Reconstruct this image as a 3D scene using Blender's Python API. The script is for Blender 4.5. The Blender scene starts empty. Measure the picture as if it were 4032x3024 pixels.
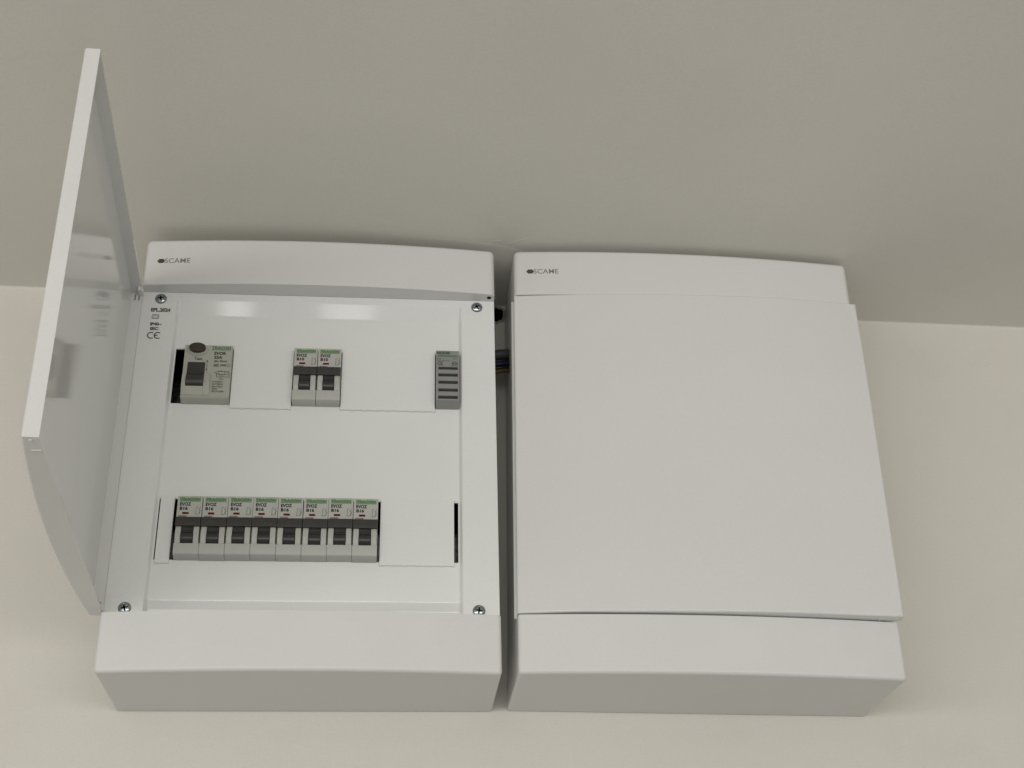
import bpy, bmesh, math, random
from mathutils import Matrix, Vector

random.seed(4)
scene = bpy.context.scene
COL = scene.collection
K = 0.001                                   # everything below is written in millimetres

# ------------------------------------------------------------------ camera
cam_d = bpy.data.cameras.new('camera'); cam = bpy.data.objects.new('camera', cam_d); COL.objects.link(cam)
right_v, up_v, fwd_v = Vector((0.9959, -0.0873, -0.0224)), Vector((-0.0225, -0.4812, 0.8763)), Vector((0.0873, 0.8723, 0.4812))
m3 = Matrix((right_v, up_v, -fwd_v)).transposed()
cam.matrix_world = Matrix.Translation(Vector((57.84, -1037.48, -287.36)) * K) @ m3.to_4x4()
cam_d.sensor_width = 36.0; cam_d.lens = 5442.26 / 4032 * 36.0
cam_d.clip_start = 0.02; cam_d.clip_end = 50
scene.camera = cam

# ------------------------------------------------------------------ world, lamps, exposure
world = bpy.data.worlds.new('World'); scene.world = world; world.use_nodes = True
bg = world.node_tree.nodes['Background']
bg.inputs[0].default_value = (1.0, 0.985, 0.95, 1); bg.inputs[1].default_value = 0.235

def area(name, loc, size, power, target, color=(1, .985, .955), spread=180):
    l = bpy.data.lights.new(name, 'AREA'); l.shape = 'RECTANGLE'; l.size, l.size_y = size
    l.energy = power; l.color = color; l.spread = math.radians(spread)
    o = bpy.data.objects.new(name, l); COL.objects.link(o); o.location = loc
    d = (Vector(target) - Vector(loc)).normalized()
    o.rotation_euler = d.to_track_quat('-Z', 'Y').to_euler()
    return o
# soft light of the room behind the camera, and the two small lamps that mirror in the cover's sloped edge
area('room_light', (-0.52, -2.3, -0.24), (5.2, 0.5), 43, (-0.2, 0, 0.0))
area('ceiling_lamp_a', (-0.335, -2.5, 0.18), (0.074, 0.24), 0.30, (-0.335, 0, 0.18))
area('ceiling_lamp_b', (-0.055, -2.5, 0.18), (0.126, 0.24), 0.38, (-0.055, 0, 0.18))

vs = scene.view_settings
vs.view_transform = 'Standard'; vs.look = 'None'; vs.exposure = -0.15; vs.gamma = 1.0; vs.use_curve_mapping = False
scene.render.engine = 'CYCLES'

# ------------------------------------------------------------------ materials
def mat(name, color, rough=0.5, metal=0.0, spec=0.5, noise=0.0, nscale=60, bump=0.0, bscale=900, bdist=0.0004, coat=0.0, rnoise=0.0, grain=0.0, stain=0.0):
    m = bpy.data.materials.new(name); m.use_nodes = True
    nt = m.node_tree; b = nt.nodes['Principled BSDF']
    b.inputs['Base Color'].default_value = (*color, 1); b.inputs['Roughness'].default_value = rough
    b.inputs['Metallic'].default_value = metal; b.inputs['Specular IOR Level'].default_value = spec
    b.inputs['Coat Weight'].default_value = coat
    tc = nt.nodes.new('ShaderNodeTexCoord')
    if noise:
        n = nt.nodes.new('ShaderNodeTexNoise'); n.inputs['Scale'].default_value = nscale; n.inputs['Detail'].default_value = 5
        r = nt.nodes.new('ShaderNodeMapRange'); r.inputs[1].default_value = .3; r.inputs[2].default_value = .7
        r.inputs[3].default_value = 1 - noise; r.inputs[4].default_value = 1 + noise
        mx = nt.nodes.new('ShaderNodeVectorMath'); mx.operation = 'SCALE'; mx.inputs[0].default_value = color
        nt.links.new(tc.outputs['Object'], n.inputs['Vector']); nt.links.new(n.outputs['Fac'], r.inputs[0])
        nt.links.new(r.outputs[0], mx.inputs['Scale']); nt.links.new(mx.outputs[0], b.inputs['Base Color'])
        if grain:                                   # fine speckle of the moulded / rolled surface
            g = nt.nodes.new('ShaderNodeTexNoise'); g.inputs['Scale'].default_value = 620; g.inputs['Detail'].default_value = 2
            rg = nt.nodes.new('ShaderNodeMapRange'); rg.inputs[1].default_value = .25; rg.inputs[2].default_value = .75
            rg.inputs[3].default_value = 1 - grain; rg.inputs[4].default_value = 1 + grain
            mg = nt.nodes.new('ShaderNodeMath'); mg.operation = 'MULTIPLY'
            nt.links.new(tc.outputs['Object'], g.inputs['Vector']); nt.links.new(g.outputs['Fac'], rg.inputs[0])
            nt.links.new(rg.outputs[0], mg.inputs[0]); nt.links.new(r.outputs[0], mg.inputs[1]); nt.links.new(mg.outputs[0], mx.inputs['Scale'])
        if stain:                                   # faint handling marks and yellowing
            sn = nt.nodes.new('ShaderNodeTexNoise'); sn.inputs['Scale'].default_value = 11; sn.inputs['Detail'].default_value = 9; sn.inputs['Roughness'].default_value = .68
            sr = nt.nodes.new('ShaderNodeMapRange'); sr.inputs[1].default_value = .55; sr.inputs[2].default_value = .78; sr.inputs[4].default_value = stain
            mm = nt.nodes.new('ShaderNodeMix'); mm.data_type = 'RGBA'; mm.blend_type = 'MULTIPLY'; mm.inputs[7].default_value = (.62, .58, .44, 1)
            nt.links.new(tc.outputs['Object'], sn.inputs['Vector']); nt.links.new(sn.outputs['Fac'], sr.inputs[0]); nt.links.new(sr.outputs[0], mm.inputs[0])
            nt.links.new(mx.outputs[0], mm.inputs[6]); nt.links.new(mm.outputs[2], b.inputs['Base Color'])
        if rnoise:
            r2 = nt.nodes.new('ShaderNodeMapRange'); r2.inputs[1].default_value = .3; r2.inputs[2].default_value = .7
            r2.inputs[3].default_value = rough - rnoise; r2.inputs[4].default_value = rough + rnoise
            nt.links.new(n.outputs['Fac'], r2.inputs[0]); nt.links.new(r2.outputs[0], b.inputs['Roughness'])
    if bump:
        n2 = nt.nodes.new('ShaderNodeTexNoise'); n2.inputs['Scale'].default_value = bscale; n2.inputs['Detail'].default_value = 3
        bp = nt.nodes.new('ShaderNodeBump'); bp.inputs['Strength'].default_value = bump; bp.inputs['Distance'].default_value = bdist
        nt.links.new(tc.outputs['Object'], n2.inputs['Vector']); nt.links.new(n2.outputs['Fac'], bp.inputs['Height'])
        nt.links.new(bp.outputs[0], b.inputs['Normal'])
    return m

M = {}
M['wall'] = mat('wall_paint', (.715, .692, .625), .85, spec=.2, noise=.02, nscale=7, stain=.10, bump=.30, bscale=240, bdist=.0008, grain=.035)
M['ceiling'] = mat('ceiling_paint', (.735, .715, .65), .9, spec=.15, noise=.025, nscale=5, stain=.06, bump=.18, bscale=210, bdist=.0008, grain=.035)
M['plaster'] = mat('bare_plaster', (.42, .38, .32), .95, spec=.1, noise=.15, nscale=120, bump=.6, bscale=300, bdist=.001)
M['plastic'] = mat('white_plastic', (.735, .733, .712), .40, stain=.10, noise=.012, nscale=14, bump=.12, bscale=1100, bdist=.00014, rnoise=.05, grain=.02)
M['door'] = mat('glossy_white_plastic', (.735, .734, .715), .09, stain=.04, noise=.01, nscale=12, rnoise=.03, grain=.02, bump=.06, bscale=7, bdist=.004)
M['cover'] = mat('white_cover_plastic', (.825, .832, .816), .07, stain=.04, noise=.012, nscale=16, rnoise=.02, grain=.02)
M['blank'] = mat('bright_white_plastic', (.82, .825, .807), .3, noise=.01, nscale=20, grain=.02)
M['grey'] = mat('light_grey_plastic', (.49, .49, .45), .42, noise=.03, nscale=90, bump=.15, bscale=2500, bdist=.0001)
M['rcd'] = mat('ivory_grey_plastic', (.45, .45, .39), .45, noise=.03, nscale=90, bump=.15, bscale=2500, bdist=.0001)
M['bell'] = mat('mid_grey_plastic', (.27, .275, .265), .5, noise=.03, nscale=90, bump=.15, bscale=2500, bdist=.0001)
M['dark'] = mat('charcoal_plastic', (.034, .034, .033), .36, noise=.1, nscale=150)
M['band'] = mat('dark_grey_plastic', (.042, .041, .038), .5, noise=.1, nscale=150)
M['brown'] = mat('brown_button_plastic', (.040, .030, .022), .45, noise=.08, nscale=200)
M['black'] = mat('black_recess_shade', (.008, .008, .008), .8, spec=.2)  # black put in as the shade inside openings, holes and recesses
M['steel'] = mat('zinc_steel', (.36, .40, .42), .22, metal=1.0, noise=.12, nscale=700, rnoise=.08)
M['ink'] = mat('black_ink', (.012, .012, .012), .7, spec=.2)
M['greyink'] = mat('grey_ink', (.12, .12, .105), .7, spec=.2)
M['tagink_shade'] = mat('tag_ink_slot_shade', (.22, .20, .18), .7, spec=.2)  # tag and symbol ink, also the painted shade of the hinge slots
M['logoink'] = mat('logo_ink', (.25, .25, .22), .6, spec=.2)
M['logodot'] = mat('logo_dot_ink', (.085, .075, .058), .6, spec=.2)
M['green'] = mat('green_ink', (.115, .23, .11), .65, spec=.2)
M['greenlight'] = mat('pale_green_ink', (.21, .33, .19), .65, spec=.2)
M['red'] = mat('red_flag', (.13, .006, .009), .6, spec=.15)
M['bluewire'] = mat('blue_insulation_shaded', (.006, .010, .05), .4)  # blue darkened to carry the shade of the gap
M['yellowwire'] = mat('yellow_green_insulation_shaded', (.085, .062, .006), .4)  # yellow kept dark, the dimness between the boxes is in the colour
M['greycable'] = mat('grey_sheath', (.06, .06, .065), .5)
M['blackwire'] = mat('black_insulation', (.01, .01, .012), .4)

# ------------------------------------------------------------------ mesh helpers
def link(name, me, m, parent=None, smooth=None):
    if m: me.materials.append(m)
    if smooth is not None:
        me.shade_smooth(); me.set_sharp_from_angle(angle=math.radians(smooth))
    o = bpy.data.objects.new(name, me); COL.objects.link(o)
    if parent: o.parent = parent
    if smooth is not None:
        wn = o.modifiers.new('normals', 'WEIGHTED_NORMAL'); wn.keep_sharp = True; wn.weight = 100
    return o

def from_bm(name, bm, m, parent=None, smooth=None, recalc=True):
    if recalc: bmesh.ops.recalc_face_normals(bm, faces=bm.faces[:])
    bmesh.ops.scale(bm, vec=(K, K, K), verts=bm.verts[:])
    me = bpy.data.meshes.new(name); bm.to_mesh(me); bm.free()
    return link(name, me, m, parent, smooth)

def bevel(bm, pred, width, seg=3, profile=.5, clamp=True):
    es = [e for e in bm.edges if len(e.link_faces) == 2 and pred(e, e.verts[0].co, e.verts[1].co)]
    if es:
        bmesh.ops.bevel(bm, geom=es, offset=width, offset_type='OFFSET', segments=seg, profile=profile, affect='EDGES', clamp_overlap=clamp)

def prism(pts, z0, z1, bm=None):
    """closed xy outline pulled from z0 to z1"""
    bm = bm or bmesh.new()
    a = [bm.verts.new((x, y, z0)) for x, y in pts]; b = [bm.verts.new((x, y, z1)) for x, y in pts]
    bm.faces.new(a[::-1]); bm.faces.new(b)
    n = len(pts)
    for i in range(n):
        bm.faces.new((a[i], a[(i + 1) % n], b[(i + 1) % n], b[i]))
    return bm

def side_prism(pts, x0, x1, bm=None):
    """closed yz outline pulled from x0 to x1"""
    bm = bm or bmesh.new()
    a = [bm.verts.new((x0, y, z)) for y, z in pts]; b = [bm.verts.new((x1, y, z)) for y, z in pts]
    bm.faces.new(a); bm.faces.new(b[::-1])
    n = len(pts)
    for i in range(n):
        bm.faces.new((a[i], b[i], b[(i + 1) % n], a[(i + 1) % n]))
    return bm

def box(x0, x1, y0, y1, z0, z1, bm=None, bev=0.0, seg=2):
    t = prism([(x0, y0), (x1, y0), (x1, y1), (x0, y1)], z0, z1)
    bmesh.ops.recalc_face_normals(t, faces=t.faces[:])
    if bev: bevel(t, lambda e, p, q: True, bev, seg)
    if bm is None: return t
    return merge(bm, t)

def merge(bm, t):
    me = bpy.data.meshes.new('tmp'); t.to_mesh(me); t.free(); bm.from_mesh(me); bpy.data.meshes.remove(me)
    return bm

def lathe(profile, n=24, axis_y=True, bm=None):
    """profile of (radius, height); height grows towards -y"""
    bm = bm or bmesh.new(); rings = []
    for r, h in profile:
        if r < 1e-6: rings.append([bm.verts.new((0, -h, 0))])
        else: rings.append([bm.verts.new((r * math.cos(2 * math.pi * k / n), -h, r * math.sin(2 * math.pi * k / n))) for k in range(n)])
    for a, b in zip(rings, rings[1:]):
        for k in range(n):
            k2 = (k + 1) % n
            if len(a) == 1: bm.faces.new((a[0], b[k], b[k2]))
            elif len(b) == 1: bm.faces.new((a[k], b[0], a[k2]))
            else: bm.faces.new((a[k], b[k], b[k2], a[k2]))
    return bm

def tube(path, r, n=10, bm=None):
    bm = bm or bmesh.new(); rings = []
    for i, p in enumerate(path):
        p = Vector(p); d = (Vector(path[min(i + 1, len(path) - 1)]) - Vector(path[max(i - 1, 0)])).normalized()
        u = d.cross(Vector((0, 0, 1)) if abs(d.z) < .9 else Vector((1, 0, 0))).normalized(); w = d.cross(u)
        rings.append([bm.verts.new(p + r * (math.cos(2 * math.pi * k / n) * u + math.sin(2 * math.pi * k / n) * w)) for k in range(n)])
    for a, b in zip(rings, rings[1:]):
        for k in range(n): bm.faces.new((a[k], a[(k + 1) % n], b[(k + 1) % n], b[k]))
    bm.faces.new(rings[0][::-1]); bm.faces.new(rings[-1])
    return bm

_txt = {}
def text_geo(s, bold=.0):
    if (s, bold) not in _txt:
        c = bpy.data.curves.new('t', 'FONT'); c.body = s; c.size = 1; c.offset = bold; c.resolution_u = 3
        o = bpy.data.objects.new('t', c); COL.objects.link(o)
        dg = bpy.context.evaluated_depsgraph_get(); me = bpy.data.meshes.new_from_object(o.evaluated_get(dg))
        vsx = [v.co.copy() for v in me.vertices]; fs = [tuple(p.vertices) for p in me.polygons]
        bpy.data.objects.remove(o); bpy.data.curves.remove(c); bpy.data.meshes.remove(me)
        xs = [v.x for v in vsx]; ys = [v.y for v in vsx]
        x0, x1, y0, y1 = min(xs), max(xs), min(ys), max(ys)
        _txt[(s, bold)] = ([((v.x - x0) / (x1 - x0), (v.y - y0) / (y1 - y0)) for v in vsx], fs)
    return _txt[(s, bold)]

class Print:
    """flat ink lying on a front face (xz plane) at depth y"""
    def __init__(s): s.v = []; s.f = []
    def text(s, t, x0, x1, z0, z1, y, bold=.03):
        vv, ff = text_geo(t, bold); b = len(s.v)
        s.v += [(x0 + a * (x1 - x0), y, z0 + c * (z1 - z0)) for a, c in vv]; s.f += [tuple(i + b for i in f) for f in ff]
    def rect(s, x0, x1, z0, z1, y):
        b = len(s.v); s.v += [(x0, y, z0), (x1, y, z0), (x1, y, z1), (x0, y, z1)]; s.f.append((b, b + 1, b + 2, b + 3))
    def line(s, pts, w, y):
        for (ax, az), (bx, bz) in zip(pts, pts[1:]):
            dx, dz = bx - ax, bz - az; l = math.hypot(dx, dz) or 1; nx, nz = -dz / l * w / 2, dx / l * w / 2
            b = len(s.v); s.v += [(ax + nx, y, az + nz), (bx + nx, y, bz + nz), (bx - nx, y, bz - nz), (ax - nx, y, az - nz)]; s.f.append((b, b + 1, b + 2, b + 3))
    def arc(s, cx, cz, r, a0, a1, w, y, n=14, sx=1):
        s.line([(cx + sx * r * math.cos(math.radians(a0 + (a1 - a0) * i / n)), cz + r * math.sin(math.radians(a0 + (a1 - a0) * i / n))) for i in range(n + 1)], w, y)
    def build(s, name, m, parent, curve=None):
        me = bpy.data.meshes.new(name)
        me.from_pydata([(x * K, (curve(x) if curve else y) * K, z * K) for x, y, z in s.v], [], s.f); me.update()
        return link(name, me, m, parent)

def empty(name, loc, parent=None):
    o = bpy.data.objects.new(name, None); COL.objects.link(o); o.empty_display_size = .02
    o.location = Vector(loc) * K
    if parent: o.parent = parent
    return o

def tag(o, label=None, cat=None, group=None, kind=None):
    if label: o['label'] = label
    if cat: o['category'] = cat
    if group: o['group'] = group
    if kind: o['kind'] = kind
    return o

def copy_tree(o, parent=None):
    c = o.copy(); COL.objects.link(c); c.parent = parent
    for ch in list(o.children): copy_tree(ch, c)
    return c

# ------------------------------------------------------------------ dimensions (mm)
W2, H, D = 140.0, 357.6, 96.3
SAG = 7.0
FR = -86.4                     # cover plane behind the doors
CE = -82.4                     # sunk middle of the cover
ZT, ZB = 313.8, 43.3           # lower edge of top cap, upper edge of bottom cap
def bow(x): return -(D + SAG * (1 - (x / W2) ** 2))

# ------------------------------------------------------------------ setting: wall and ceiling
def build_setting():
    # wall, with the knocked-out cable entry between the two boxes
    bm = bmesh.new()
    xs = [-2600, 143.5, 155.5, 3000]; zs = [-2200, 347.5, 361.5, 420]
    g = [[bm.verts.new((x, 0, z)) for z in zs] for x in xs]
    for i in range(3):
        for j in range(3):
            if (i, j) != (1, 1): bm.faces.new((g[i][j], g[i + 1][j], g[i + 1][j + 1], g[i][j + 1]))
    wall = from_bm('wall', bm, M['wall'], recalc=False)
    tag(wall, 'cream painted wall behind the two boxes', kind='structure')
    bm = bmesh.new()
    c = box(143.5, 155.5, 0, 60, 347.5, 361.5)
    fs = [f for f in c.faces if all(v.co.y < .01 for v in f.verts)]; bmesh.ops.delete(c, geom=fs, context='FACES')
    from_bm('wall_cavity', c, M['black'], wall)  # hole lined in black, its shade painted in
    # crumbled plaster round that hole
    bm = bmesh.new()
    for k in range(60):
        a = random.uniform(0, 2 * math.pi); r = random.uniform(.5, 1.6)
        cx = 149.5 + math.cos(a) * random.uniform(6, 8); cz = 354.5 + math.sin(a) * random.uniform(6.8, 9.5)
        t = bmesh.new(); bmesh.ops.create_icosphere(t, subdivisions=1, radius=r)
        for v in t.verts: v.co *= random.uniform(.7, 1.2)
        bmesh.ops.translate(t, vec=(cx, 0, cz), verts=t.verts[:]); merge(bm, t)
    rub = from_bm('crumbled_plaster', bm, M['plaster'], wall); rub['kind'] = 'stuff'
    # ceiling, a hair out of level
    bm = bmesh.new()
    zc = lambda x: 365.7 - .0155 * x
    prof = [(-.02, -2.0)] + [(-1.8 + 1.78 * math.cos(math.radians(a)), -1.9 + 1.9 * math.sin(math.radians(a))) for a in range(0, 91, 15)] + [(-60, 0), (-3600, 0)]   # painted-over joint, slightly rounded
    rows = [[bm.verts.new((x, y, zc(x) + dz)) for x in (-2600, 3000)] for y, dz in prof]
    for A, B in zip(rows, rows[1:]): bm.faces.new((A[0], A[1], B[1], B[0]))
    cei = from_bm('ceiling', bm, M['ceiling'], recalc=False, smooth=40); tag(cei, 'plain painted ceiling above the boxes', kind='structure')
    # low ridge of filler where the ceiling was patched
    bm = bmesh.new(); out = []
    pts = [(38, -60), (42, -98), (48, -104), (60, -104.5), (78, -103), (100, -101), (118, -99), (138, -97), (150, -94.5), (160, -90), (170, -84), (176, -70), (170, -40), (60, -40)]
    P = []
    for i, (x, y) in enumerate(pts):
        x2, y2 = pts[(i + 1) % len(pts)]
        for t in range(4):
            f = t / 4; P.append((x + (x2 - x) * f + random.uniform(-.35, .35), y + (y2 - y) * f + random.uniform(-.35, .35)))
    cxm, cym = 108, -70
    o_ = [bm.verts.new((x, y, zc(x) - .02)) for x, y in P]
    i1 = [bm.verts.new((cxm + (x - cxm) * .985, cym + (y - cym) * .965, zc(x) - random.uniform(.12, .22))) for x, y in P]
    i2 = [bm.verts.new((cxm + (x - cxm) * .90, cym + (y - cym) * .85, zc(x) - random.uniform(.18, .28))) for x, y in P]
    n = len(P)
    for A, B in ((o_, i1), (i1, i2)):
        for k in range(n): bm.faces.new((A[k], A[(k + 1) % n], B[(k + 1) % n], B[k]))
    bm.faces.new(i2)
    from_bm('filler_patch', bm, M['ceiling'], cei, smooth=50)
    # a few thin trowel ridges next to it
    for path in ([(136, -97.5), (141, -101), (146, -101.5)], [(150, -97), (156, -100), (163, -104), (170, -107)], [(205, -118), (211, -121), (216, -119)], [(262, -108), (267, -110.5), (272, -108)]):
        bm = tube([(x, y, zc(x) + .42) for x, y in path], .6, 8)
        from_bm('trowel_ridge', bm, M['ceiling'], cei, smooth=60)
build_setting()

# ------------------------------------------------------------------ distribution board
def cap_outline():
    n = 28; pts = []
    for i in range(n + 1):
        x = -W2 + 2 * W2 * i / n; pts.append((x, bow(x)))
    pts += [(W2, -1.3), (-W2, -1.3)]
    return pts

def make_cap(top):
    z0, z1 = (ZT, H) if top else (0, ZB)
    bm = prism(cap_outline(), z0, z1)
    bmesh.ops.recalc_face_normals(bm, faces=bm.faces[:])
    zo = z1 if top else z0                     # outer end
    vert = lambda p, q: abs(p.z - q.z) > 5
    # rounded outer corners and edges
    def rnd(e, p, q):
        side = abs(p.x - q.x) < .01 and abs(abs(p.x) - W2) < .01 and abs(p.z - zo) < .01 and abs(q.z - zo) < .01
        front = p.y < -94 and q.y < -94 and abs(p.z - zo) < .01 and abs(q.z - zo) < .01
        corner = vert(p, q) and p.y < -94 and q.y < -94
        return (side or front or corner) and e.calc_face_angle(0) > .6
    bevel(bm, rnd, 4.4 if top else 2.6, 6, clamp=False)
    zi = z0 if top else z1
    bevel(bm, lambda e, p, q: p.y < -93 and q.y < -93 and abs(p.z - zi) < .01 and abs(q.z - zi) < .01 and e.calc_face_angle(0) > .6, .5, 2)
    # upright corners at the wall
    bevel(bm, lambda e, p, q: vert(p, q) and p.y > -1.31 and q.y > -1.31, 3.0, 4)
    return bm

def make_cover():
    X = [-139.9, -113.4, -111.4, -110.4, 110.4, 111.4, 113.4, 139.9]
    Z = [ZB + .2, 51.4, 57.2, 88.0, 136.2, 216.0, 264.4, 294.8, 307.6, ZT - .2]
    bm = bmesh.new()
    def y(x, z):
        if abs(x) < 112 and z < 53: return -78.6                      # step back at the foot of the middle panel
        return CE if (abs(x) < 112 and 56 < z < 296) else FR
    g = {}
    for i, x in enumerate(X):
        for j, z in enumerate(Z): g[i, j] = bm.verts.new((x, y(x, z), z))
    for i in range(len(X) - 1):
        for j in range(len(Z) - 1):
            if i == 3 and j in (3, 5): continue
            bm.faces.new((g[i, j], g[i + 1, j], g[i + 1, j + 1], g[i, j + 1]))
    bmesh.ops.recalc_face_normals(bm, faces=bm.faces[:])
    s = sum((f.normal.y * f.calc_area() for f in bm.faces))
    if s > 0: bmesh.ops.reverse_faces(bm, faces=bm.faces[:])
    bmesh.ops.dissolve_limit(bm, angle_limit=.01, verts=bm.verts[:], edges=bm.edges[:])
    bevel(bm, lambda e, p, q: .05 < e.calc_face_angle(0), .8, 3)
    bm.normal_update()
    back = bmesh.ops.duplicate(bm, geom=bm.verts[:] + bm.edges[:] + bm.faces[:])
    vmap = back['vert_map']
    bd = [e for e in bm.edges if len(e.link_faces) == 1 and e.verts[0] in vmap and e.verts[1] in vmap]
    newv = {v for v in back['geom'] if isinstance(v, bmesh.types.BMVert)}
    orig_edges = [(e.verts[0], e.verts[1]) for e in bd if e.verts[0] not in newv]
    for v in newv: v.co.y += 1.8
    for f in [f for f in back['geom'] if isinstance(f, bmesh.types.BMFace)]: f.normal_flip()
    for a, b in orig_edges: bm.faces.new((a, b, vmap[b], vmap[a]))
    return bm

def make_door(warp):
    n = 32; pts = []
    xr = W2 + 1.0
    for i in range(n + 1):
        x = -W2 + (xr + W2) * i / n; pts.append((x, bow(x) if x < W2 else bow(W2)))
    pts += [(xr, FR - .4), (-W2, FR - .4)]
    z0, z1 = ZB + .7, ZT - .6
    bm = prism(pts, z0, z1)
    bmesh.ops.recalc_face_normals(bm, faces=bm.faces[:])
    fs = [f for f in bm.faces if all(abs(v.co.y - (FR - .4)) < .01 for v in f.verts)]
    bmesh.ops.delete(bm, geom=fs, context='FACES')
    bevel(bm, lambda e, p, q: e.calc_face_angle(0) > .6 and p.y < -90 and q.y < -90, 1.5, 4)
    bm.normal_update()
    if warp:                                         # the free upper corner is bent in along a faint crease
        for zc in (150, 200, 230, 250, 265, 280, 295, 306):
            bmesh.ops.bisect_plane(bm, geom=bm.verts[:] + bm.edges[:] + bm.faces[:], plane_co=(0, 0, zc), plane_no=(0, 0, 1))
        for v in bm.verts:
            t = max(0.0, (v.co.x - 78) / 62 + (v.co.z - 228) / 86 - 1)
            if v.co.y < -88: v.co.y += 2.6 * t ** 1.2
            u = v.co.z - z0
            if u < 3 and v.co.y < -90: v.co.z += .45 * math.exp(-((v.co.x + 95) / 26) ** 2) - .25 * math.exp(-((v.co.x - 110) / 30) ** 2)
        bm.normal_update()
    # inner skin
    dup = bmesh.ops.duplicate(bm, geom=bm.verts[:] + bm.edges[:] + bm.faces[:]); vmap = dup['vert_map']
    newv = {v for v in dup['geom'] if isinstance(v, bmesh.types.BMVert)}
    bd = [(e.verts[0], e.verts[1]) for e in bm.edges if len(e.link_faces) == 1 and e.verts[0] not in newv]
    T = 2.0; cxd, czd = (xr - W2) / 2, (z0 + z1) / 2; hx, hz = (xr + W2) / 2, (z1 - z0) / 2
    for v in newv:
        rim = abs(v.co.y - (FR - .4)) < .01
        v.co.x = cxd + (v.co.x - cxd) * (hx - T) / hx; v.co.z = czd + (v.co.z - czd) * (hz - T) / hz
        if not rim: v.co.y = FR - .4 - 8.0            # the inner face is flat
    for f in [f for f in dup['geom'] if isinstance(f, bmesh.types.BMFace)]: f.normal_flip()
    for a, b in bd: bm.faces.new((a, b, vmap[b], vmap[a]))
    bmesh.ops.translate(bm, vec=(W2, -FR, 0), verts=bm.verts[:])       # origin on the hinge line
    return bm

def screw_mesh():
    bm = lathe([(4.6, -.5), (4.6, .35), (4.3, .9), (3.5, 1.45), (2.3, 1.9), (1.1, 2.1), (0, 2.15)], 32)
    o = from_bm('screw_tmp', bm, M['steel'], smooth=60)
    cut = bmesh.new()
    for a in (35, 125):
        t = box(-2.5, 2.5, -4, -.7, -.48, .48)
        bmesh.ops.rotate(t, cent=(0, 0, 0), matrix=Matrix.Rotation(math.radians(a), 3, 'Y'), verts=t.verts[:]); merge(cut, t)
    t = lathe([(0, .2), (.95, .9), (1.25, 4), (0, 4)], 12); merge(cut, t)
    c = from_bm('cut_tmp', cut, M['black'])  # black cutter paints shade into the cross recess
    md = o.modifiers.new('b', 'BOOLEAN'); md.object = c; md.operation = 'DIFFERENCE'; md.solver = 'EXACT'; md.use_self = True
    try: md.material_mode = 'TRANSFER'
    except Exception: pass
    dg = bpy.context.evaluated_depsgraph_get(); me = bpy.data.meshes.new_from_object(o.evaluated_get(dg)); me.name = 'screw'
    bpy.data.objects.remove(o); bpy.data.objects.remove(c)
    me.shade_smooth(); me.set_sharp_from_angle(angle=math.radians(40))
    return me
SCREW = screw_mesh()

def plate_mesh(x0, x1, z0, z1):
    w = x1 - x0
    bm = box(x0, x1, CE - 2.0, CE + .6, z0, z1, bev=.35)
    k = max(1, round(w / 9.2))
    for i in range(k + 1):                       # little snap feet along the lower edge
        x = x0 + .6 + (w - 1.2) * i / k
        box(max(x0, x - 1.0), min(x1, x + 1.0), CE - 1.3, CE - .1, z0 - .45, z0 + .5, bm)
    return bm

PLATES = [(-65.4, -18.6, 212.2, 266.6), (19.2, 92.4, 212.6, 266.6), (-109.3, -99.0, 84.9, 138.0), (52.3, 107.2, 84.8, 138.2)]

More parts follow.
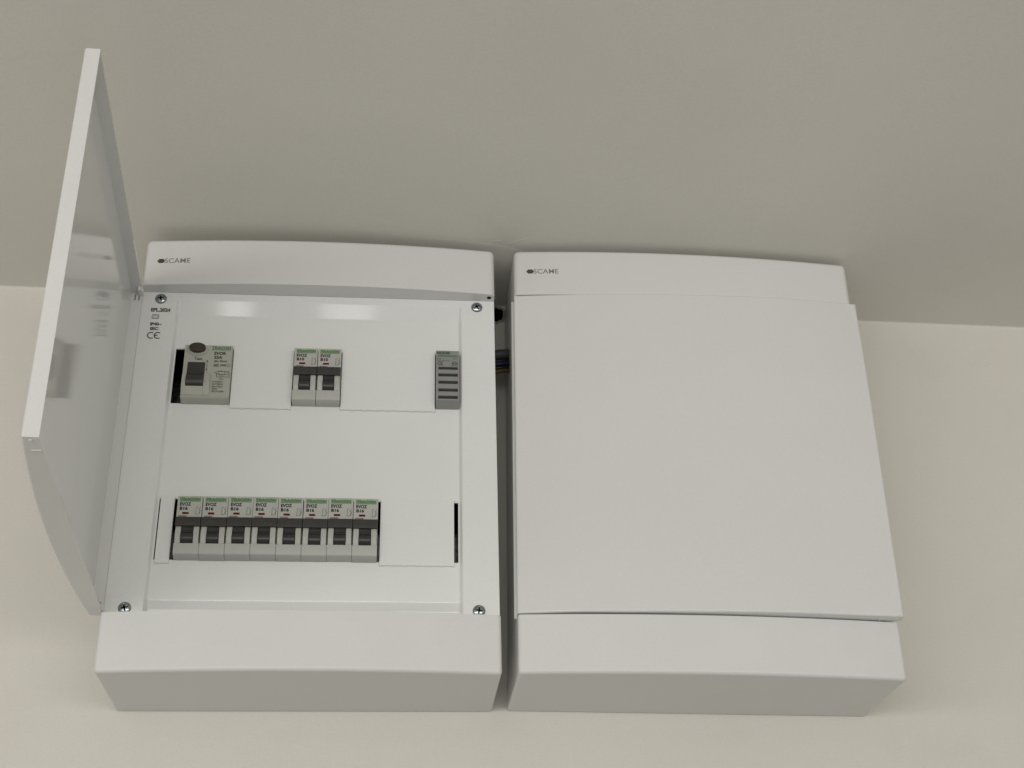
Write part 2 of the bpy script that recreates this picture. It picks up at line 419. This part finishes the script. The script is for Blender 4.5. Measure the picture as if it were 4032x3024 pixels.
def make_board(angle, open_):
    root = empty('distribution_board', (0, 0, 0))
    # hollow back box between the caps
    bm = bmesh.new()
    o_ = [(-W2 + .5, -84.5), (-W2 + .5, -1.3), (W2 - .5, -1.3), (W2 - .5, -84.5)]
    i_ = [(-W2 + 3, -84.5), (-W2 + 3, -3), (W2 - 3, -3), (W2 - 3, -84.5)]
    for z0, z1 in ((ZB - .2, ZT + .2),):
        pts = o_ + i_[::-1]; prism(pts, z0, z1, bm)
    from_bm('back_box', bm, M['plastic'], root)
    from_bm('hinge_strip', box(-141.6, -139.6, -84.2, FR + .25, ZB + .4, ZT - .4), M['plastic'], root)
    mp = from_bm('interior_shade_plate', box(-W2 + 4, W2 - 4, -12, -4, ZB + .5, ZT - .5), M['black'], root)  # unseen black plate added to darken the view through the openings
    lin = bmesh.new()
    for a in ((-W2 + 3.2, -W2 + 4.4), (W2 - 4.4, W2 - 3.2)): box(a[0], a[1], -84, -12.2, ZB + .6, ZT - .6, lin)
    box(-W2 + 4.6, W2 - 4.6, -84, -12.2, ZB + .3, ZB + 1.3, lin); box(-W2 + 4.6, W2 - 4.6, -84, -12.2, ZT - 1.3, ZT - .3, lin)
    from_bm('interior_shade_lining', lin, M['black'], root)  # black lining added so the inside of the box looks unlit
    from_bm('top_cap', make_cap(True), M['plastic'], root, smooth=35)
    from_bm('bottom_cap', make_cap(False), M['plastic'], root, smooth=35)
    from_bm('front_cover', make_cover(), M['cover'], root, smooth=40)
    for zc in (240.0, 111.5):
        rail = side_prism([(-40, zc - 17.5), (-41, zc - 17.5), (-41, zc - 12.5), (-48, zc - 12.5), (-48, zc + 12.5), (-41, zc + 12.5), (-41, zc + 17.5), (-40, zc + 17.5), (-40, zc + 11.5), (-47, zc + 11.5), (-47, zc - 11.5), (-40, zc - 11.5)], -128, 128)
        from_bm('din_rail', rail, M['steel'], root)
    for x, z in ((-125.8, 307.4), (125.9, 307.4), (-125.8, 49.6), (124.9, 49.6)):
        s = bpy.data.objects.new('screw', SCREW); COL.objects.link(s); s.parent = root
        s.location = Vector((x, FR, z)) * K; s.rotation_euler.y = random.uniform(0, 1.5)
    # door
    door = from_bm('door', make_door(not open_), M['door'], root, smooth=35)
    door.location = Vector((-W2, FR, 0)) * K; door.rotation_euler.z = -angle
    for zc, s in ((ZT - 3.6, 1), (ZB + 3.6, -1)):                      # hinge lugs in the two door corners
        bm = box(2.2, 11.5, -3.0, -.3, zc - 2.2, zc + 2.2, bev=.3)
        box(4.4, 5.4, -.4, .9, zc - 1.9, zc + 1.9, bm, .2); box(8.0, 9.0, -.4, .9, zc - 1.9, zc + 1.9, bm, .2)
        from_bm('hinge_lug', bm, M['plastic'], door, smooth=40)
        zs = zc - s * 3.5
        for yy in (-2.6, -5.6): from_bm('hinge_slot_shade', box(1.6, 2.25, yy - .45, yy + .45, zs - 2.6, zs + 2.6), M['tagink_shade'], door)  # dark strips painted in for the shade of two slots
    b1 = lathe([(0, 0), (1.2, 0), (1.1, .3), (.7, .55), (0, .65)], 16)
    bmesh.ops.rotate(b1, cent=(0, 0, 0), matrix=Matrix.Rotation(math.radians(90), 3, 'X'), verts=b1.verts[:])
    bmesh.ops.translate(b1, vec=(2 * W2 - 2.8, -5.2, ZB + .7), verts=b1.verts[:])
    from_bm('latch_nub', b1, M['door'], door, smooth=50)
    from_bm('latch_bar', box(2 * W2 - 15.5, 2 * W2 - 14.3, -6.8, -1.4, ZB + .25, ZB + .8, bev=.2), M['door'], door, smooth=50)
    if open_:
        for (x0, x1, z0, z1) in PLATES: from_bm('blanking_plate', plate_mesh(x0, x1, z0, z1), M['blank'], root, smooth=40)
        # black disc painting the dark of the catch hole, top cap underside
        bm = lathe([(0, 0), (1.9, 0), (1.9, .12), (0, .12)], 20)
        bmesh.ops.rotate(bm, cent=(0, 0, 0), matrix=Matrix.Rotation(math.radians(90), 3, 'X'), verts=bm.verts[:])
        bmesh.ops.translate(bm, vec=(135.6, -91.6, ZT), verts=bm.verts[:])
        from_bm('catch_hole_shade', bm, M['black'], root)
    # maker's mark on the top cap
    p = Print(); yl = bow(-117) - .12
    p.text('SCAME', -124.2, -103.9, 334.0, 338.5, yl, .006)
    cv = lambda x: bow(x) - .12
    p.build('logo_print', M['logoink'], root, cv)
    p = Print(); b = len(p.v)
    hexa = [(math.cos(math.radians(60 * k)) * 3.2 - 127.0, 336.1 + math.sin(math.radians(60 * k)) * 2.3) for k in range(6)]
    p.v += [(x, yl, z) for x, z in hexa]; p.f.append(tuple(range(6)))
    p.build('logo_dot', M['logodot'], root, cv)
    if open_:
        p = Print(); y = FR - .12
        p.text('EPL.2024', -132.6, -117.4, 295.3, 298.9, y, .055)
        p.text('IP40~', -131.9, -123.0, 282.5, 285.5, y, .06); p.text('IEC', -131.6, -125.0, 278.3, 281.2, y, .06)
        p.build('rating_print', M['greyink'], root)
        p = Print()
        p.line([(-131, 289), (-126, 289), (-126, 292.6), (-131, 292.6), (-131, 289)], .55, y); p.line([(-129.9, 289.9), (-127.1, 289.9), (-127.1, 291.7), (-129.9, 291.7), (-129.9, 289.9)], .35, y)
        p.build('insulation_symbol', M['tagink_shade'], root)
        p = Print()
        p.arc(-130.2, 273.6, 2.7, 55, 305, 1.0, y); p.arc(-125.0, 273.6, 2.7, 55, 305, 1.0, y); p.line([(-127.6, 273.6), (-125.2, 273.6)], .9, y)
        p.build('conformity_mark', M['greyink'], root)
    return root

left = make_board(1.5203, True)
tag(left, 'white two-row distribution board with its door swung wide open showing breakers', 'fuse box', 'distribution boards on the wall')
right = make_board(math.radians(2.15), False)
right.location = Vector((291.47, 0, -1.34)) * K; right.rotation_euler.y = .0139
tag(right, 'white distribution board with its plain door almost shut, right of the open one', 'fuse box', 'distribution boards on the wall')

# ------------------------------------------------------------------ miniature circuit breakers
MW = 18.3
def make_breaker(rating):
    root = empty('circuit_breaker', (0, 0, 0)); h = MW / 2 - .13
    bm = side_prism([(-48, 0), (-84, -.6), (-89.8, .9), (-90.9, 2.2), (-91.2, 9.4), (-86.2, 9.4), (-86.2, 22.0), (-48, 22.0)], -h, h)      # lower body
    bevel(bm, lambda e, p, q: e.calc_face_angle(0) > .2, .25, 2)
    t = side_prism([(-48, 22.2), (-91.0, 22.2), (-91.0, 46.4), (-90.4, 47.0), (-48, 47.0)], -h, h); bmesh.ops.recalc_face_normals(t, faces=t.faces[:])
    bevel(t, lambda e, p, q: e.calc_face_angle(0) > .2, .25, 2); merge(bm, t)
    for s in (-1, 1):                                            # cheeks either side of the toggle
        x0, x1 = sorted((s * 4.5, s * (h - .55)))
        t = side_prism([(-86, 9.2), (-91.3, 9.2), (-92.6, 12.5), (-93.0, 16.0), (-92.4, 20.0), (-91.6, 22.4), (-86, 22.4)], x0, x1)
        bmesh.ops.recalc_face_normals(t, faces=t.faces[:]); bevel(t, lambda e, p, q: e.calc_face_angle(0) > .5, .3, 2); merge(bm, t)
    from_bm('housing', bm, M['grey'], root, smooth=40)
    t = side_prism([(-90.8, 22.0), (-93.2, 22.3), (-93.3, 25.5), (-92.4, 29.6), (-90.8, 29.9)], -h, h); bmesh.ops.recalc_face_normals(t, faces=t.faces[:])
    bevel(t, lambda e, p, q: e.calc_face_angle(0) > .5, .25, 2)
    from_bm('shoulder_band', t, M['band'], root, smooth=40)
    pr = [(-86.4, 9.5), (-90.5, 9.5)] + [(-86.6 - 7.6 * math.cos(math.radians(a)), 13.6 + 5.6 * math.sin(math.radians(a))) for a in range(-38, 46, 12)] + [(-91.4, 18.2), (-91.4, 18.9), (-91.9, 19.1), (-91.6, 22.1), (-86.4, 22.1)]
    t = side_prism(pr, -4.2, 4.2); bmesh.ops.recalc_face_normals(t, faces=t.faces[:]); bevel(t, lambda e, p, q: abs(p.x - q.x) < .01 and e.calc_face_angle(0) > .6, .3, 2)
    from_bm('toggle', t, M['dark'], root, smooth=40)
    from_bm('indicator_window', box(-4.9, -.3, -91.25, -90.5, 32.2, 33.8, bev=.1), M['red'], root)
    y = -91.08
    p = Print(); p.text('TRACON', -7.4, 7.6, 42.9, 45.5, y - .03, .05); p.build('maker_print', M['green'], root)
    p = Print(); p.rect(-7.4, 7.6, 42.1, 43.5, y); p.rect(-7.4, 7.6, 43.5, 45.0, y + .02); p.build('maker_stripe', M['greenlight'], root)
    p = Print(); p.text('EVOZ', -7.1, .9, 38.8, 41.6, y, .045); p.text(rating, -7.0, -1.2, 35.4, 38.1, y, .045); p.build('rating_print', M['ink'], root)
    p = Print()
    p.line([(7.6, 38.4), (7.6, 36.6)], .3, y); p.line([(4.9, 38), (6.3, 38)], .3, y); p.line([(4.9, 38), (4.9, 33.2), (4.4, 32.3), (6.9, 32.3)], .3, y)
    p.line([(6.4, 36.9), (8.2, 35.0), (7.0, 34.2), (7.9, 33.2), (6.5, 32.6)], .4, y)
    p.build('circuit_symbol', M['greyink'], root)
    p = Print(); p.rect(-7.6, -1.5, 29.95, 31.2, y); p.build('rating_tag', M['tagink_shade'], root)
    return root

b16 = make_breaker('B16')
ordinal = ['leftmost', 'second', 'third', 'fourth', 'fifth', 'sixth', 'seventh', 'rightmost']
for i in range(8):
    o = b16 if i == 0 else copy_tree(b16)
    o.location = Vector((-95.9 + MW * (i + .5), 0, 88.0)) * K
    o.location += Vector((0, random.uniform(-.35, .35), random.uniform(-.18, .18))) * K; o.rotation_euler.y = random.uniform(-.004, .004)
    lab = {0: 'leftmost grey B16 breaker of the lower row, next to the narrow white strip', 7: 'rightmost grey B16 breaker of the lower row, beside the wide white blank'}.get(i, '%s grey B16 breaker from the left in the lower row of eight' % ordinal[i])
    tag(o, lab, 'circuit breaker', 'breakers in the lower row')
b10 = make_breaker('B10')
for i in range(2):
    o = b10 if i == 0 else copy_tree(b10)
    o.location = Vector((-18.0 + 18.45 * (i + .5), 0, 216.0)) * K
    tag(o, ('left' if i == 0 else 'right') + ' of the two grey B10 breakers side by side in the upper row', 'circuit breaker', 'pair of breakers in the upper row')

# ------------------------------------------------------------------ residual current device, two modules wide
def make_rcd():
    root = empty('residual_current_breaker', (-84.05, 0, 216.0)); h = 18.2
    X = lambda x: x + 84.05
    Z = lambda z: z - 216.0
    bm = side_prism([(-48, 0), (-84, -.6), (-89.6, 1.0), (-90.8, 2.6), (-91.0, 46.6), (-90.3, 47.6), (-48, 47.6)], -h, h)
    bmesh.ops.recalc_face_normals(bm, faces=bm.faces[:]); bevel(bm, lambda e, p, q: e.calc_face_angle(0) > .15, .35, 2)
    from_bm('housing', bm, M['rcd'], root, smooth=40)
    # raised frame round the toggle (sides, sill)
    fr = bmesh.new()
    pr = [(-90.5, 2.9), (-91.5, 3.0), (-93.4, 9.6), (-93.8, 14), (-92.8, 20.5), (-91.2, 23.0), (-90.5, 23.0)]
    for x0, x1 in ((-h + .25, X(-98.9)), (X(-85.5), X(-80.6))):
        t = side_prism(pr, x0, x1); bmesh.ops.recalc_face_normals(t, faces=t.faces[:]); bevel(t, lambda e, p, q: e.calc_face_angle(0) > .5, .3, 2); merge(fr, t)
    t = side_prism([(-90.5, 2.9), (-91.5, 3.0), (-93.4, 9.6), (-90.5, 9.6)], X(-98.9), X(-85.5)); merge(fr, t)
    from_bm('toggle_surround', fr, M['rcd'], root, smooth=40)
    pr = [(-90.6, 9.7), (-93.0, 9.7)] + [(-89.6 - 6.0 * math.cos(math.radians(a)), 15.0 + 6.6 * math.sin(math.radians(a))) for a in range(-45, 50, 12)] + [(-92.4, 21.0), (-92.2, 31.4), (-90.6, 31.5)]
    t = side_prism(pr, X(-98.8), X(-85.6)); bmesh.ops.recalc_face_normals(t, faces=t.faces[:]); bevel(t, lambda e, p, q: e.calc_face_angle(0) > .6, .35, 2)
    from_bm('toggle', t, M['dark'], root, smooth=40)
    def oval(rx, rz, y0, y1, cx, cz, bev):
        bm = lathe([(0, -y0), (1, -y0), (1, -y1), (0, -y1)], 40)
        for v in bm.verts: v.co.x = v.co.x * rx + cx; v.co.z = v.co.z * rz + cz
        bmesh.ops.recalc_face_normals(bm, faces=bm.faces[:])
        bevel(bm, lambda e, p, q: e.calc_face_angle(0) > .8, bev, 3)
        return bm
    from_bm('button_collar', oval(8.2, 5.4, -90.4, -91.9, X(-92.3), Z(259.0), .5), M['rcd'], root, smooth=40)
    from_bm('test_button', oval(6.3, 3.9, -91.5, -95.2, X(-92.3), Z(259.4), .45), M['brown'], root, smooth=40)
    y = -91.12
    p = Print(); p.text('TRACON', X(-81.6), X(-66.9), Z(259.9), Z(262.2), y - .03, .05); p.build('maker_print', M['green'], root)
    p = Print(); p.rect(X(-81.6), X(-66.9), Z(258.7), Z(260.2), y); p.build('maker_stripe', M['greenlight'], root)
    p = Print(); p.text('EVOR', X(-79.3), X(-70.4), Z(254.7), Z(257.4), y, .03); p.text('25A', X(-79.3), X(-73.0), Z(251.2), Z(253.9), y, .03)
    p.build('rating_print', M['ink'], root)
    p = Print()
    p.text('IΔn 30mA', X(-79.0), X(-68.8), Z(248.2), Z(250.2), y, .03)
    p.text('AC', X(-79.4), X(-75.2), Z(244.2), Z(246.6), y, .08); p.text('10000', X(-74.2), X(-69.4), Z(244.6), Z(246.4), y, .04); p.arc(X(-67.6), Z(245.5), 1.2, 0, 360, .3, y)
    p.text('Test', X(-94.2), X(-88.2), Z(249.6), Z(252.2), y, .03)
    p.line([(X(-84.2), Z(249.6)), (X(-84.2), Z(243.4))], .35, y); p.line([(X(-85.0), Z(248.4)), (X(-84.2), Z(249.8)), (X(-83.4), Z(248.4))], .4, y); p.text('I', X(-84.8), X(-83.8), Z(240.6), Z(242.6), y, .03)
    # wiring diagram
    for a in (240.2, 237.6): p.line([(X(-76.8), Z(a)), (X(-67.0), Z(a - .2))], .35, y)
    p.line([(X(-78.4), Z(239.2)), (X(-76.6), Z(238.8)), (X(-76.0), Z(235.2)), (X(-73), Z(234.8))], .4, y)
    p.arc(X(-72.6), Z(238.6), 1.9, 0, 360, .35, y, sx=1.4); p.line([(X(-73.6), Z(235.6)), (X(-66.6), Z(235.0)), (X(-66.8), Z(238.8))], .4, y)
    p.line([(X(-74), Z(233.6)), (X(-70.6), Z(233.4))], .5, y); p.rect(X(-68.4), X(-67.0), Z(239.2), Z(240.0), y)
    for i, (t, r) in enumerate((('Un=230V~', -70.3), ('Im=500A', -70.6), ('IΔm=500A', -70.6), ('50Hz', -74.9), ('IEC61008', -70.0))):
        z = 230.4 - 2.12 * i; p.text(t, X(-79.0), X(r), Z(z - .1), Z(z + 1.25), y, .02)
    p.build('wiring_print', M['greyink'], root)
    tag(root, 'double-width ivory breaker with brown oval test button, far left of the upper row', 'safety switch')
make_rcd()

# ------------------------------------------------------------------ bell module
def make_bell():
    root = empty('bell_module', (102.0, 0, 216.0)); h = 9.0; F = -90.0
    X = lambda x: x - 101.9
    bm = box(-h, h, -84.2, -48, 0, 48.0)
    slots = [32.3, 26.1, 19.6, 12.7, 6.3]; s = 1.35
    def bar(x0, x1, z0, z1): box(x0, x1, F, -84.2, z0, z1, bm)
    bar(-h, -7.2, 3.6, 33.4); bar(8.1, h, 3.6, 33.4); bar(-h, h, 33.4, 48.0)
    edges = [33.4] + [v for z in slots for v in (z + s, z - s)] + [3.6]
    for a, b in zip(edges[0::2], edges[1::2]):
        if a - b > .05: bar(-7.2, 8.1, b, a)
    t = side_prism([(-48, 0), (-84.0, -.5), (F, 3.6), (-48, 3.6)], -h, h); merge(bm, t)
    from_bm('housing', bm, M['bell'], root)
    for z in slots: from_bm('sound_slot_shade', box(-7.2, 8.1, -84.9, -84.4, z - s, z + s), M['black'], root)  # black backing stands for the shade deep in each slot
    y = F - .1
    p = Print(); p.text('NOOIK', -8.3, 2.3, 44.6, 47.2, y, .025)
    p.arc(-6.0, 36.4, 1.55, 60, 300, .45, y); p.arc(-3.7, 36.4, 1.55, 70, 290, .45, y); p.line([(-5.2, 36.4), (-4.1, 36.4)], .4, y)
    p.arc(5.6, 36.2, 1.6, 0, 180, .45, y, sx=1.3); p.line([(3.4, 36.2), (7.8, 36.2)], .45, y); p.line([(4.8, 36.2), (4.8, 34.7), (3.4, 34.7)], .4, y); p.line([(6.4, 36.2), (6.4, 34.7), (7.8, 34.7)], .4, y)
    p.build('maker_print', M['ink'], root)
    p = Print(); p.rect(-8.0, 8.4, 42.3, 44.0, y); p.build('maker_stripe', M['green'], root)
    p = Print(); p.text('Ex9', -8.2, -4.8, 40.3, 41.3, y, .02); p.text('230V~', 4.2, 8.2, 40.3, 41.3, y, .02); p.text('8VA 50/60Hz', -8.2, 1.8, 38.7, 39.7, y, .02)
    p.build('rating_print', M['greyink'], root)
    tag(root, 'narrow mid-grey bell module with five dark slots, far right of the upper row', 'bell module')
make_bell()

# ------------------------------------------------------------------ wires crossing the gap between the boxes
def wire(name, m, r, y, z, label, sag=1.5):
    pts = [(136 + 20 * t / 8, y + .8 * math.sin(t), z + (t - 4) * .35 - sag * math.sin(math.pi * t / 8) * .4) for t in range(9)]
    o = from_bm(name, tube(pts, r, 12), m, smooth=60)
    return tag(o, label, 'cable', 'wires crossing between the boxes')
wire('sheathed_cable', M['greycable'], 4.3, -40, 290.6, 'thick dark grey cable crossing the gap between boxes, above the blue wire')
wire('insulated_wire', M['blackwire'], 1.5, -40, 284.4, 'black wire in the gap between boxes, directly above the blue wire')
wire('insulated_wire', M['bluewire'], 1.7, -42, 280.6, 'blue wire crossing the gap between the two boxes')
wire('insulated_wire', M['blackwire'], 1.7, -40, 278.0, 'black wire in the gap between boxes, under the blue wire')
wire('insulated_wire', M['yellowwire'], 1.8, -42, 273.6, 'yellow earth wire crossing the gap, lowest of the wires')
